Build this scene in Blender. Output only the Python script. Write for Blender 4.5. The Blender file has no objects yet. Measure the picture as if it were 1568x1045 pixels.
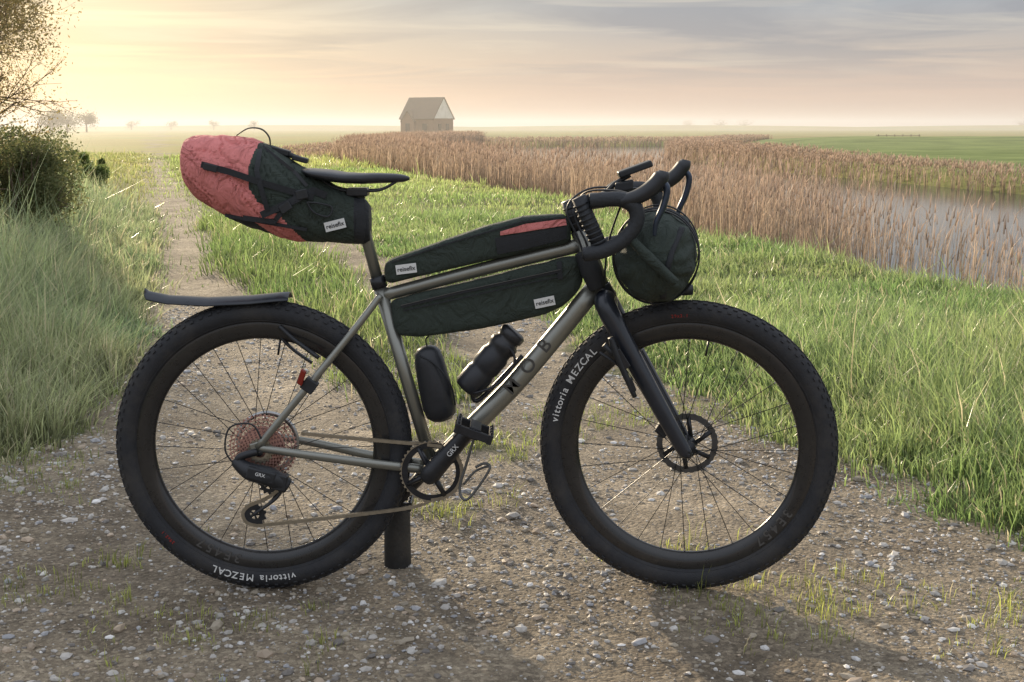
import bpy, math, numpy as np
from mathutils import Vector, Matrix
rng=np.random.default_rng(7)
F=2000.0; PITCH=math.radians(9.34); H=1.16; D=3.19
SUN_AZ=math.radians(25); SUN_EL=math.radians(14)
SUNV=Vector((-math.sin(SUN_AZ)*math.cos(SUN_EL), math.cos(SUN_AZ)*math.cos(SUN_EL), math.sin(SUN_EL)))
cp,sp=math.cos(PITCH),math.sin(PITCH)
def B(px,py,dy=0.0):
    """point on the vertical plane of the bicycle (offset dy across it)"""
    cx=(px-784)/F; cy=(522.5-py)/F
    d=Vector((cx,cp+cy*sp,-sp+cy*cp)); t=(D+dy)/d.y
    return Vector((0,0,H))+d*t
def Mir(v): return Vector((v.x,2*D-v.y,v.z))
# ------------------------------------------------------------ materials
def nmat(name):
    m=bpy.data.materials.new(name); m.use_nodes=True
    nt=m.node_tree; return m,nt,nt.nodes['Principled BSDF']
def pmat(name,col,rough=.5,metal=0,nscale=60,namt=.25,bump=.0,bscale=200,spec=.5,coat=0,wr=0,dust=0):
    m,nt,b=nmat(name)
    b.inputs['Roughness'].default_value=rough; b.inputs['Metallic'].default_value=metal
    b.inputs['Specular IOR Level'].default_value=spec
    b.inputs['Coat Weight'].default_value=coat
    tc=nt.nodes.new('ShaderNodeTexCoord')
    n=nt.nodes.new('ShaderNodeTexNoise'); n.inputs['Scale'].default_value=nscale; n.inputs['Detail'].default_value=5
    nt.links.new(tc.outputs['Object'],n.inputs['Vector'])
    mx=nt.nodes.new('ShaderNodeMix'); mx.data_type='RGBA'
    c=np.array(col)
    mx.inputs[6].default_value=(*np.clip(c*(1-namt),0,1),1); mx.inputs[7].default_value=(*np.clip(c*(1+namt),0,1),1)
    nt.links.new(n.outputs['Fac'],mx.inputs[0]); out=mx.outputs[2]
    if dust>0:
        nd=nt.nodes.new('ShaderNodeTexNoise'); nd.inputs['Scale'].default_value=9; nd.inputs['Detail'].default_value=8; nd.inputs['Roughness'].default_value=.7
        nt.links.new(tc.outputs['Object'],nd.inputs['Vector'])
        md=nt.nodes.new('ShaderNodeMapRange'); md.inputs['From Min'].default_value=.45; md.inputs['From Max'].default_value=.75; md.inputs['To Max'].default_value=dust
        nt.links.new(nd.outputs['Fac'],md.inputs['Value'])
        m2=nt.nodes.new('ShaderNodeMix'); m2.data_type='RGBA'; nt.links.new(md.outputs[0],m2.inputs[0]); nt.links.new(out,m2.inputs[6]); m2.inputs[7].default_value=(.20,.17,.13,1); out=m2.outputs[2]
    nt.links.new(out,b.inputs['Base Color'])
    mr=nt.nodes.new('ShaderNodeMapRange'); mr.inputs['To Min'].default_value=max(0,rough-.08); mr.inputs['To Max'].default_value=min(1,rough+.1)
    nt.links.new(n.outputs['Fac'],mr.inputs['Value']); nt.links.new(mr.outputs[0],b.inputs['Roughness'])
    last=None
    if wr>0:
        n3=nt.nodes.new('ShaderNodeTexNoise'); n3.inputs['Scale'].default_value=16; n3.inputs['Detail'].default_value=3; n3.inputs['Distortion'].default_value=1.8
        nt.links.new(tc.outputs['Object'],n3.inputs['Vector'])
        bq=nt.nodes.new('ShaderNodeBump'); bq.inputs['Strength'].default_value=wr; bq.inputs['Distance'].default_value=.03
        nt.links.new(n3.outputs['Fac'],bq.inputs['Height']); last=bq; nt.links.new(bq.outputs[0],b.inputs['Normal'])
    if bump>0:
        n2=nt.nodes.new('ShaderNodeTexNoise'); n2.inputs['Scale'].default_value=bscale; n2.inputs['Detail'].default_value=4
        nt.links.new(tc.outputs['Object'],n2.inputs['Vector'])
        bp=nt.nodes.new('ShaderNodeBump'); bp.inputs['Strength'].default_value=bump; bp.inputs['Distance'].default_value=.004
        nt.links.new(n2.outputs['Fac'],bp.inputs['Height']); nt.links.new(bp.outputs[0],b.inputs['Normal'])
        if last: nt.links.new(last.outputs[0],bp.inputs['Normal'])
    return m
def leafmat(name,trans=.45,rough=.5,spec=.3,tv=1.5):
    m,nt,b=nmat(name)
    a=nt.nodes.new('ShaderNodeAttribute'); a.attribute_name='Col'
    b.inputs['Roughness'].default_value=rough; b.inputs['Specular IOR Level'].default_value=spec
    nt.links.new(a.outputs['Color'],b.inputs['Base Color'])
    t=nt.nodes.new('ShaderNodeBsdfTranslucent')
    hs=nt.nodes.new('ShaderNodeHueSaturation'); hs.inputs['Value'].default_value=tv; hs.inputs['Saturation'].default_value=1.0
    nt.links.new(a.outputs['Color'],hs.inputs['Color']); nt.links.new(hs.outputs[0],t.inputs['Color'])
    ms=nt.nodes.new('ShaderNodeMixShader'); ms.inputs[0].default_value=trans
    nt.links.new(b.outputs[0],ms.inputs[1]); nt.links.new(t.outputs[0],ms.inputs[2])
    nt.links.new(ms.outputs[0],nt.nodes['Material Output'].inputs['Surface'])
    return m
# ------------------------------------------------------------ mesh helpers
def mk(name,verts,faces,mat,parent=None,smooth=True,mats=None,midx=None):
    me=bpy.data.meshes.new(name); me.from_pydata([tuple(v) for v in verts],[],faces)
    if mats:
        for q in mats: me.materials.append(q)
        me.polygons.foreach_set('material_index',np.array(midx,dtype=np.int32))
    elif mat: me.materials.append(mat)
    if smooth: me.polygons.foreach_set('use_smooth',[True]*len(me.polygons))
    me.update(); o=bpy.data.objects.new(name,me); bpy.context.collection.objects.link(o)
    if parent: o.parent=parent
    return o
def bigmesh(name,V,loops,totals,mat,col=None,smooth=False,parent=None):
    me=bpy.data.meshes.new(name)
    me.vertices.add(len(V)); me.vertices.foreach_set('co',np.asarray(V,dtype=np.float32).ravel())
    me.loops.add(len(loops)); me.loops.foreach_set('vertex_index',np.asarray(loops,dtype=np.int32))
    st=np.concatenate([[0],np.cumsum(totals)[:-1]]).astype(np.int32)
    me.polygons.add(len(totals)); me.polygons.foreach_set('loop_start',st)
    try: me.polygons.foreach_set('loop_total',np.asarray(totals,dtype=np.int32))
    except Exception: pass
    me.polygons.foreach_set('use_smooth',np.full(len(totals),smooth))
    if col is not None:
        a=me.color_attributes.new('Col','FLOAT_COLOR','POINT')
        c=np.ones((len(V),4),dtype=np.float32); c[:,:3]=col; a.data.foreach_set('color',c.ravel())
    me.materials.append(mat); me.update(calc_edges=True); me.validate()
    o=bpy.data.objects.new(name,me); bpy.context.collection.objects.link(o)
    if parent: o.parent=parent
    return o
def empty(name):
    o=bpy.data.objects.new(name,None); bpy.context.collection.objects.link(o); return o
def smoothpath(pts,rad,sub=6):
    pts=[Vector(p) for p in pts]; n=len(pts); P=[];R=[]
    if n<3:
        return pts,list(rad)
    for i in range(n-1):
        p0=pts[max(i-1,0)];p1=pts[i];p2=pts[i+1];p3=pts[min(i+2,n-1)]
        for k in range(sub):
            t=k/sub
            P.append(.5*((2*p1)+(p2-p0)*t+(2*p0-5*p1+4*p2-p3)*t*t+(3*p1-p0-3*p2+p3)*t**3))
            R.append(rad[i]*(1-t)+rad[i+1]*t)
    P.append(pts[-1]);R.append(rad[-1]); return P,R
def sweep(name,pts,rad,mat,parent=None,segs=14,flat=1.0,flatdir=None,smooth_path=True,sub=6,closed=False):
    if not hasattr(rad,'__len__'): rad=[rad]*len(pts)
    if smooth_path: P,R=smoothpath(pts,rad,sub)
    else: P,R=[Vector(p) for p in pts],list(rad)
    n=len(P); V=[];Fc=[]
    up=Vector(flatdir) if flatdir is not None else Vector((0,1,0))
    prev=None
    for i in range(n):
        if closed: t=(P[(i+1)%n]-P[i-1]).normalized()
        else: t=(P[min(i+1,n-1)]-P[max(i-1,0)]).normalized()
        if flatdir is not None or prev is None:
            a=up-t*up.dot(t)
            if a.length<1e-3: a=Vector((1,0,0))-t*t.x
        else: a=prev-t*prev.dot(t)
        a.normalize(); b=t.cross(a); prev=a
        for k in range(segs):
            an=2*math.pi*k/segs
            V.append(P[i]+a*math.cos(an)*R[i]+b*math.sin(an)*R[i]*flat)
    m=n if closed else n-1
    for i in range(m):
        j=(i+1)%n
        for k in range(segs):
            k2=(k+1)%segs
            Fc.append((i*segs+k,i*segs+k2,j*segs+k2,j*segs+k))
    if not closed:
        Fc.append(tuple(range(segs))[::-1]); Fc.append(tuple((n-1)*segs+k for k in range(segs)))
    return mk(name,V,Fc,mat,parent)
def lathe(name,prof,mat,center,theta=0,N=96,closed=True,parent=None,sx=1,sz=1,fn=None):
    c,s=math.cos(theta),math.sin(theta); V=[];Fc=[];m=len(prof)
    for i in range(N):
        a=2*math.pi*i/N
        for (r,y) in prof:
            if fn: r=fn(r,y,a)
            lx,ly,lz=math.cos(a)*r*sx,y,math.sin(a)*r*sz
            V.append((center[0]+lx*c+ly*s,center[1]-lx*s+ly*c,center[2]+lz))
    for i in range(N):
        j=(i+1)%N
        for k in range(m if closed else m-1):
            k2=(k+1)%m
            Fc.append((i*m+k,j*m+k,j*m+k2,i*m+k2))
    return mk(name,V,Fc,mat,parent)
def gear(name,ro,ri,teeth,th,center,mat,theta=0,parent=None,depth=.004):
    V=[];Fc=[];N=teeth*4;c,s=math.cos(theta),math.sin(theta)
    for i in range(N):
        a=2*math.pi*i/N; r=ro-(depth if (i%4) in (0,3) else 0)
        for rr,y in ((r,-th/2),(r,th/2),(ri,th/2),(ri,-th/2)):
            lx=math.cos(a)*rr; V.append((center[0]+lx*c+y*s,center[1]-lx*s+y*c,center[2]+math.sin(a)*rr))
    for i in range(N):
        j=(i+1)%N
        for k in range(4):
            k2=(k+1)%4; Fc.append((i*4+k,j*4+k,j*4+k2,i*4+k2))
    return mk(name,V,Fc,mat,parent,smooth=False)
def boxes(name,items,mat,parent=None,bevel=0):
    """items: (center, ax, ay, az) half-axis vectors"""
    V=[];Fc=[]
    for c,ax,ay,az in items:
        b=len(V); c=Vector(c);ax=Vector(ax);ay=Vector(ay);az=Vector(az)
        for sx in(-1,1):
            for sy in(-1,1):
                for sz in(-1,1): V.append(c+ax*sx+ay*sy+az*sz)
        for f in((0,1,3,2),(4,6,7,5),(0,4,5,1),(2,3,7,6),(0,2,6,4),(1,5,7,3)): Fc.append(tuple(b+q for q in f))
    o=mk(name,V,Fc,mat,parent,smooth=False)
    if bevel:
        m=o.modifiers.new('bevel','BEVEL'); m.width=bevel; m.segments=3
    return o
def hashn(ix,iy,seed):
    h=np.sin(ix*127.1+iy*311.7+seed*74.7)*43758.5453
    return h-np.floor(h)
def vn(x,y,sc=1.,seed=0):
    x=np.asarray(x,dtype=float)*sc; y=np.asarray(y,dtype=float)*sc
    ix=np.floor(x);iy=np.floor(y);fx=x-ix;fy=y-iy
    fx=fx*fx*(3-2*fx);fy=fy*fy*(3-2*fy)
    return (hashn(ix,iy,seed)*(1-fx)+hashn(ix+1,iy,seed)*fx)*(1-fy)+(hashn(ix,iy+1,seed)*(1-fx)+hashn(ix+1,iy+1,seed)*fx)*fy
def fbm(x,y,sc,seed=0,o=4):
    r=0;a=.5
    for i in range(o): r=r+a*vn(x,y,sc*2**i,seed+i); a*=.5
    return r
def ss(a,b,x):
    t=np.clip((x-a)/(b-a),0,1); return t*t*(3-2*t)
# ------------------------------------------------------------ terrain
PY=[-30,0,2.6,3.4,4.2,5.7,7.6,11.3,22,50,90,150,1500]
PL=[-2.5,-1.8,-1.75,-1.70,-1.68,-1.72,-2.15,-3.12,-6.1,-13.9,-25,-41,-401]
PR=[4.5,2.6,1.75,1.45,1.12,.78,.18,-1.04,-3.9,-11.4,-22,-38,-398]
SC=[-.1,-.1,-.15,-.2,-.25,-.4,-.93,-2.1,-4.95,-12.6,-23,-39,-399]
SW=[.1,.1,.12,.16,.19,.28,.38,.40,.45,.5,.5,.5,.5]
NB=[(12,-2),(6.5,3),(4.6,6.2),(3.55,8.6),(2.85,11),(2.05,13.3),(1.0,21.2),(-1.1,26.4),(-6,46),(-7,70),(-4,100)]
FB=[(18,105),(10,80),(8,62),(9.5,45),(12,30),(20,18),(40,8),(60,-2)]
POLY=np.array(NB+FB)
def segdist(x,y,pts):
    d=np.full(x.shape,1e9)
    for (x0,y0),(x1,y1) in zip(pts[:-1],pts[1:]):
        dx,dy=x1-x0,y1-y0; t=np.clip(((x-x0)*dx+(y-y0)*dy)/(dx*dx+dy*dy),0,1)
        d=np.minimum(d,np.hypot(x-x0-t*dx,y-y0-t*dy))
    return d
def inside(x,y):
    r=np.zeros(x.shape,bool); n=len(POLY)
    for i in range(n):
        x0,y0=POLY[i];x1,y1=POLY[(i+1)%n]
        c=((y0>y)!=(y1>y))&(x<(x1-x0)*(y-y0)/(y1-y0+1e-12)+x0); r^=c
    return r
def sdf(x,y):
    d=segdist(x,y,[tuple(p) for p in POLY]+[tuple(POLY[0])]); return np.where(inside(x,y),d,-d)
def masks(x,y):
    L=np.interp(y,PY,PL);R=np.interp(y,PY,PR);C=np.interp(y,PY,SC);W=np.interp(y,PY,SW)
    w=(fbm(x,y,2.2,3)-.47)*.6+(vn(x,y,9,8)-.5)*.12
    e=.12+.005*np.abs(y)
    g=ss(-e,e,x-L+w)*ss(-e,e,R-x+w)
    strip=ss(.12,-.1,np.abs(x-C)-W+w*.8)*ss(5.0,7.6,y)
    patch=ss(.12,-.1,np.abs(x-C)-W*1.3+w*.8)*ss(.50,.64,fbm(x,y,3.1,21))*ss(2.9,3.15,y)
    strip=np.maximum(strip,patch*.6)
    return g,strip
def gz(x,y):
    x=np.asarray(x,dtype=float);y=np.asarray(y,dtype=float)
    L=np.interp(y,PY,PL);R=np.interp(y,PY,PR);C=np.interp(y,PY,SC)
    g,s=masks(x,y)
    z=.26*ss(0,1.5,L-x)*ss(60,20,y)+.05*ss(0,.6,x-R)*ss(80,30,y)
    z=z+(fbm(x,y,.6,5)-.47)*.10*(1-.75*g)*ss(200,30,y)
    z=z+g*((fbm(x,y,6,9)-.47)*.02)+.03*s*g
    z=z-.025*g*np.exp(-((x-(C-.75))/.3)**2)-.025*g*np.exp(-((x-(C+.7))/.3)**2)
    sd=sdf(x,y)
    z=z-1.0*ss(-.5,1.3,sd)
    z=z+.45*np.exp(-((y-92)/14)**2)*ss(14,24,x)*ss(140,60,x)
    z=z+1.5*np.exp(-((y-(430+.1*x))/9)**2)
    # keep the wheel contact patches level
    k=np.exp(-((y-D)/.25)**2)*np.exp(-(np.maximum(np.abs(x)-.9,0)/.3)**2)*1.0
    return z*(1-.9*k)
def axis(fine0,fine1,step,lo,hi,gr):
    a=list(np.arange(fine0,fine1,step)); s=step
    while a[-1]<hi: s*=gr; a.append(a[-1]+s)
    s=step; b=[]
    q=fine0
    while q>lo: s*=gr; q-=s; b.append(q)
    return np.array(b[::-1]+a)
xs=axis(-3,3.2,.03,-700,700,1.06); ys=axis(2.2,8,.03,-30,1500,1.03)
X,Y=np.meshgrid(xs,ys,indexing='ij'); x=X.ravel();y=Y.ravel(); z=gz(x,y)
g,s=masks(x,y); gravel=g*(1-s)*(1-.45*ss(10,26,y)*ss(.35,.6,fbm(x,y,1.4,77)))
nx,ny=len(xs),len(ys)
I=np.arange(nx*ny).reshape(nx,ny)
q=np.stack([I[:-1,:-1],I[1:,:-1],I[1:,1:],I[:-1,1:]],-1).reshape(-1,4)
m,nt,b=nmat('ground_soil_gravel'); L=nt.links.new; N=nt.nodes.new
a=N('ShaderNodeAttribute'); a.attribute_name='Col'; sep=N('ShaderNodeSeparateColor'); L(a.outputs['Color'],sep.inputs[0])
geo=N('ShaderNodeNewGeometry')
def noise(sc,det=6,rough=.6):
    n=N('ShaderNodeTexNoise'); n.inputs['Scale'].default_value=sc; n.inputs['Detail'].default_value=det; n.inputs['Roughness'].default_value=rough
    L(geo.outputs['Position'],n.inputs['Vector']); return n
def ramp(fac,stops):
    r=N('ShaderNodeValToRGB'); e=r.color_ramp.elements
    for i,(p,c) in enumerate(stops):
        el=e[i] if i<2 else e.new(p)
        el.position=p; el.color=(*c,1) if len(c)==3 else c
    L(fac,r.inputs[0]); return r
def mix(f,c1,c2,mode='MIX'):
    mx=N('ShaderNodeMix'); mx.data_type='RGBA'; mx.blend_type=mode
    for sock,v in((0,f),(6,c1),(7,c2)):
        if hasattr(v,'links') : L(v,mx.inputs[sock])
        elif sock==0: mx.inputs[0].default_value=v
        else: mx.inputs[sock].default_value=(*v,1)
    return mx.outputs[2]
big=noise(1.4,7); fine=noise(90,5,.7); mid=noise(14,6)
gc=ramp(big.outputs['Fac'],[(.33,(.21,.17,.125)),(.5,(.34,.285,.21)),(.66,(.50,.42,.31))]).outputs[0]
gc=mix(.6,gc,ramp(mid.outputs['Fac'],[(.35,(.62,.6,.57)),(.65,(1.2,1.2,1.2))]).outputs[0],'MULTIPLY')
vor=N('ShaderNodeTexVoronoi'); vor.inputs['Scale'].default_value=95; L(geo.outputs['Position'],vor.inputs['Vector'])
sepv=N('ShaderNodeSeparateColor'); L(vor.outputs['Color'],sepv.inputs[0])
peb=ramp(sepv.outputs[0],[(0,(.5,.47,.45)),(.45,(.85,.81,.76)),(.75,(1.0,.97,.92)),(1,(1.6,1.57,1.53))]).outputs[0]
gc=mix(.7,gc,peb,'MULTIPLY')
gc=mix(.5,gc,ramp(fine.outputs['Fac'],[(.3,(.5,.5,.5)),(.7,(1.4,1.4,1.4))]).outputs[0],'MULTIPLY')
soil=ramp(mid.outputs['Fac'],[(.35,(.08,.09,.035)),(.65,(.17,.17,.075))]).outputs[0]
field=ramp(noise(.05,8,.6).outputs['Fac'],[(.35,(.27,.23,.06)),(.5,(.34,.30,.08)),(.65,(.22,.27,.07))]).outputs[0]
farc=mix(sep.outputs[1],soil,field)
farc=mix(sep.outputs[2],farc,ramp(noise(.3,6,.6).outputs['Fac'],[(.35,(.15,.20,.045)),(.65,(.26,.32,.09))]).outputs[0])
gg=N('ShaderNodeMath'); gg.operation='MULTIPLY_ADD'; L(mid.outputs['Fac'],gg.inputs[0]); gg.inputs[1].default_value=.5; 
sub=N('ShaderNodeMath'); sub.operation='SUBTRACT'; L(sep.outputs[0],sub.inputs[0]); sub.inputs[1].default_value=.25; L(sub.outputs[0],gg.inputs[2])
gr=N('ShaderNodeMapRange'); gr.inputs['From Min'].default_value=.35; gr.inputs['From Max'].default_value=.6; L(gg.outputs[0],gr.inputs['Value'])
L(mix(gr.outputs[0],farc,gc),b.inputs['Base Color']); b.inputs['Roughness'].default_value=.8; b.inputs['Specular IOR Level'].default_value=.3
bp=N('ShaderNodeBump'); bp.inputs['Distance'].default_value=.013; bp.inputs['Strength'].default_value=1.0
hh=N('ShaderNodeMath'); hh.operation='MULTIPLY_ADD'; L(vor.outputs['Distance'],hh.inputs[0]); hh.inputs[1].default_value=-.8; L(fine.outputs['Fac'],hh.inputs[2])
h2=N('ShaderNodeMath'); h2.operation='MULTIPLY_ADD'; L(mid.outputs['Fac'],h2.inputs[0]); h2.inputs[1].default_value=2.6; L(hh.outputs[0],h2.inputs[2])
L(h2.outputs[0],bp.inputs['Height']); L(bp.outputs[0],b.inputs['Normal'])
col=np.stack([gravel,ss(14,40,y),ss(9,14,x)*ss(130,110,y)*ss(25,35,y)],-1)
bigmesh('ground',np.stack([x,y,z],-1),q.ravel(),np.full(len(q),4),m,col,smooth=True)
# water
m,nt,b=nmat('river_water'); b.inputs['Base Color'].default_value=(.05,.055,.05,1); b.inputs['Roughness'].default_value=.1; b.inputs['IOR'].default_value=1.33
n=nt.nodes.new('ShaderNodeTexNoise'); n.inputs['Scale'].default_value=3; g2=nt.nodes.new('ShaderNodeNewGeometry'); nt.links.new(g2.outputs['Position'],n.inputs['Vector'])
bp=nt.nodes.new('ShaderNodeBump'); bp.inputs['Strength'].default_value=.05; bp.inputs['Distance'].default_value=.02
nt.links.new(n.outputs['Fac'],bp.inputs['Height']); nt.links.new(bp.outputs[0],b.inputs['Normal'])
mk('water',[(p[0],p[1],-.38) for p in POLY],[tuple(range(len(POLY)))],m,smooth=False)
# ------------------------------------------------------------ blades
def blades(name,P,Hh,W,lean,col,mat,tipcol=None,parent=None):
    n=len(P); ph=rng.uniform(0,math.pi,n); wx,wy=np.cos(ph)*W/2,np.sin(ph)*W/2
    V=np.zeros((n,5,3)); zc=np.sqrt(np.clip(1-(lean**2).sum(1)*.6,.15,1))
    V[:,0]=P; V[:,1]=P; V[:,0,0]-=wx;V[:,0,1]-=wy;V[:,1,0]+=wx;V[:,1,1]+=wy
    M=P.copy(); M[:,:2]+=lean*Hh[:,None]*.28; M[:,2]+=Hh*.55*zc
    V[:,2]=M;V[:,3]=M; V[:,2,0]-=wx*.8;V[:,2,1]-=wy*.8;V[:,3,0]+=wx*.8;V[:,3,1]+=wy*.8
    T=P.copy(); T[:,:2]+=lean*Hh[:,None]; T[:,2]+=Hh*zc; V[:,4]=T
    V[:,:2,2]-=.01
    base=np.arange(n)[:,None]*5
    lp=np.concatenate([base+np.array([0,1,3,2]),base+np.array([2,3,4])],1).ravel()
    tot=np.tile([4,3],n)
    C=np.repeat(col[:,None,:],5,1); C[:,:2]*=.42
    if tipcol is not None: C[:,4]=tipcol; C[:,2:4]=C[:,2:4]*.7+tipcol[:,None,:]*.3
    return bigmesh(name,V.reshape(-1,3),lp,tot,mat,C.reshape(-1,3),parent=parent)
GR=leafmat('grass_blade',.52,.34,.7,1.75)
def scatter(n,x0,x1,y0,y1,px=1.0):
    x=rng.uniform(x0,x1,n); y=rng.uniform(y0,y1,n); return x,y
def visible(x,y,mrg=.06):
    return (np.abs(x)/(np.maximum(y,.1))<.392+mrg+.5/np.maximum(y,1))
def grass_field(name,n,x0,x1,y0,y1,hfun,wfun,cfun,dens,per=9,spread=.035,leanA=.16,dryf=.08):
    """clumped blades"""
    cx,cy=scatter(n,x0,x1,y0,y1); k=visible(cx,cy)&(rng.random(n)<dens(cx,cy)); cx,cy=cx[k],cy[k]
    m=len(cx); hh=hfun(cx,cy)*rng.lognormal(0,.38,m); cc=cfun(cx,cy)*rng.uniform(.5,1.35,(m,1)); ln=rng.normal(0,.26,(m,2))
    idx=np.repeat(np.arange(m),per); N_=len(idx)
    off=rng.normal(0,1,(N_,2))*(spread*(1+cy[idx]/10))[:,None]
    x=cx[idx]+off[:,0]; y=cy[idx]+off[:,1]; z=gz(x,y)
    h=hh[idx]*rng.uniform(.45,1.1,N_)
    lean=ln[idx]+off/(spread*(1+cy[idx]/10))[:,None]*leanA+rng.normal(0,.16,(N_,2)); lean=np.clip(lean,-.9,.9)
    c=cc[idx]*rng.uniform(.7,1.25,(N_,1)); 
    dry=rng.random(N_)<dryf; c[dry]=np.array([.42,.37,.24])*rng.uniform(.6,1.2,(dry.sum(),1))
    w=wfun(x,y)*rng.uniform(.6,1.3,N_)
    return x,y,z,h,w,lean,c
def emit(name,parts,tip=None):
    x=np.concatenate([p[0] for p in parts]);y=np.concatenate([p[1] for p in parts]);z=np.concatenate([p[2] for p in parts])
    h=np.concatenate([p[3] for p in parts]);w=np.concatenate([p[4] for p in parts]);l=np.concatenate([p[5] for p in parts]);c=np.concatenate([p[6] for p in parts])
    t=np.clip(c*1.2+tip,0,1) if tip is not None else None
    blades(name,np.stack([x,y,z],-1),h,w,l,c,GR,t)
def land(x,y):
    g,s=masks(x,y); sd=sdf(x,y); return (1-g*(1-s))*(sd<-.0)
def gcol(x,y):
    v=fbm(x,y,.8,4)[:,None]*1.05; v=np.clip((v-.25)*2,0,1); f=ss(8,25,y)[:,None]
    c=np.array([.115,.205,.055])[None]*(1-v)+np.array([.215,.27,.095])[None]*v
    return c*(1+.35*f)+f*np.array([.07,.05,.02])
def dR(x,y): return land(x,y)*ss(-.1,.15,x-np.interp(y,PY,PR))
def hR(x,y):
    a=x-np.interp(y,PY,PR); return (.042+.13*ss(.05,.8,a)*ss(8.5,4.5,y)+.08*(vn(x,y,1.6,6)**2)+.05*ss(0,.6,sdf(x,y)+.8))
wf=lambda x,y:.0030+.0005*y
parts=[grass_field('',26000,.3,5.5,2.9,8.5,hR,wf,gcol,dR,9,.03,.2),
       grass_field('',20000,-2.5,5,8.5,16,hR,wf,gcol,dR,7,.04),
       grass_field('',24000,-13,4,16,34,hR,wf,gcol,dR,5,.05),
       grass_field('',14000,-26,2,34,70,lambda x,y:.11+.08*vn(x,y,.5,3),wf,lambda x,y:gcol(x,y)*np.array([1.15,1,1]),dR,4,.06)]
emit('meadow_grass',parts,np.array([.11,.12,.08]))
def fcol(x,y):
    v=np.clip((fbm(x,y,1.0,14)[:,None]-.25)*2,0,1)
    return np.array([.24,.26,.12])[None]*(1-v)+np.array([.12,.21,.085])[None]*v
def dL(x,y): return land(x,y)*ss(-.1,.1,np.interp(y,PY,PL)-x)
def hL(x,y):
    a=np.interp(y,PY,PL)-x; return .05+.16*ss(0,.8,a)*ss(40,15,y)+.10*vn(x,y,1.6,16)
parts=[grass_field('',11000,-4.5,-1.3,3.3,9,hL,wf,fcol,dL,11,.035,.24,.12),
       grass_field('',14000,-9,-2,9,18,hL,wf,fcol,dL,9,.045,.2,.12),
       grass_field('',14000,-30,-5,18,55,hL,wf,lambda x,y:fcol(x,y)*np.array([1.3,1.1,.7]),dL,5,.06)]
emit('verge_grass',parts,np.array([.20,.21,.15]))
def dS(x,y):
    g,s=masks(x,y); return s*g*ss(0,.6,s)
scol=lambda x,y:np.array([.18,.25,.05])[None]*np.ones((len(x),1))+np.array([.12,.08,.03])*ss(6,3,y)[:,None]
parts=[grass_field('',11000,-1.6,1.5,2.9,6.5,lambda x,y:.028+.026*vn(x,y,3,2),lambda x,y:.0026+0*x,scol,lambda x,y:dS(x,y),7,.015),
       grass_field('',10000,-5,0,5.2,16,lambda x,y:.08+.08*vn(x,y,1.5,2)+0*x,wf,gcol,dS,8,.035),
       grass_field('',7000,-16,-3,16,50,lambda x,y:.12+0*x,wf,gcol,dS,6,.05),
       grass_field('',6000,-12,0,9,34,lambda x,y:.05+0*x,wf,gcol,lambda x,y:masks(x,y)[0]*ss(.42,.6,fbm(x,y,1.4,77)),5,.05),
       grass_field('',5200,-1.9,2.2,2.5,6,lambda x,y:.020+.022*vn(x,y,3,5),lambda x,y:.0025+0*x,scol,lambda x,y:masks(x,y)[0]*ss(.53,.64,fbm(x,y,1.7,31))*ss(2.5,3.1,y),7,.012)]
emit('track_grass',parts,np.array([.06,.06,.04]))
# ------------------------------------------------------------ reeds
RD=leafmat('reed_stem',.42,.6,.4,1.5)
def reeds(name,n,pts,w_in,w_out,hfun,step_w,colA,colB,densf,plume=.6):
    pts=np.array(pts); seg=np.hypot(*(pts[1:]-pts[:-1]).T); cum=np.concatenate([[0],np.cumsum(seg)])
    u=rng.uniform(0,cum[-1],n); i=np.clip(np.searchsorted(cum,u)-1,0,len(seg)-1); t=((u-cum[i])/seg[i])[:,None]
    p=pts[i]*(1-t)+pts[i+1]*t; d=(pts[i+1]-pts[i])/seg[i][:,None]; nn=np.stack([d[:,1],-d[:,0]],-1)
    off=rng.uniform(-w_out,w_in,n); p=p+nn*off[:,None]+rng.normal(0,.12,(n,2))
    x,y=p.T; cl=vn(x,y,1.1,44); k=(y>2)&visible(x,y)&(rng.random(n)<densf(x,y,off)*(.45+.75*cl)); x,y=x[k],y[k]; off=off[k]; n=len(x)
    z=np.maximum(gz(x,y),-.45); h=hfun(x,y)-z; h*=rng.uniform(.62,1.08,n)*(.85+.3*vn(x,y,.7,41))
    w=step_w(y)*rng.uniform(.6,1.3,n); lean=rng.normal(0,.09,(n,2))+np.array([.05,0])
    mx=rng.random((n,1)); c=(np.array(colA)*(1-mx)+np.array(colB)*mx)*rng.uniform(.6,1.3,(n,1))
    P=np.stack([x,y,z],-1)
    Pl=P.copy(); zc=np.sqrt(np.clip(1-(lean**2).sum(1)*.6,.15,1)); Pl[:,:2]+=lean*h[:,None]*.85; Pl[:,2]+=h*zc*.86
    sel=rng.random(n)<plume
    P2=Pl[sel]; h2=rng.uniform(.07,.14,sel.sum()); w2=w[sel]*1.5+.003; l2=rng.normal(.2,.25,(sel.sum(),2)); c2=np.array([.42,.31,.24])*rng.uniform(.7,1.3,(sel.sum(),1))
    sel2=rng.random(n)<.6
    P3=P[sel2].copy(); P3[:,2]+=h[sel2]*rng.uniform(.2,.7,sel2.sum()); h3=h[sel2]*.25; l3=rng.normal(0,.55,(sel2.sum(),2)); w3=w[sel2]*1.2; c3=c[sel2]*1.1
    return blades(name,np.concatenate([P,P2,P3]),np.concatenate([h,h2,h3]),np.concatenate([w,w2,w3]),np.clip(np.concatenate([lean,l2,l3]),-.8,.8),np.concatenate([c,c2,c3]),RD)
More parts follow.
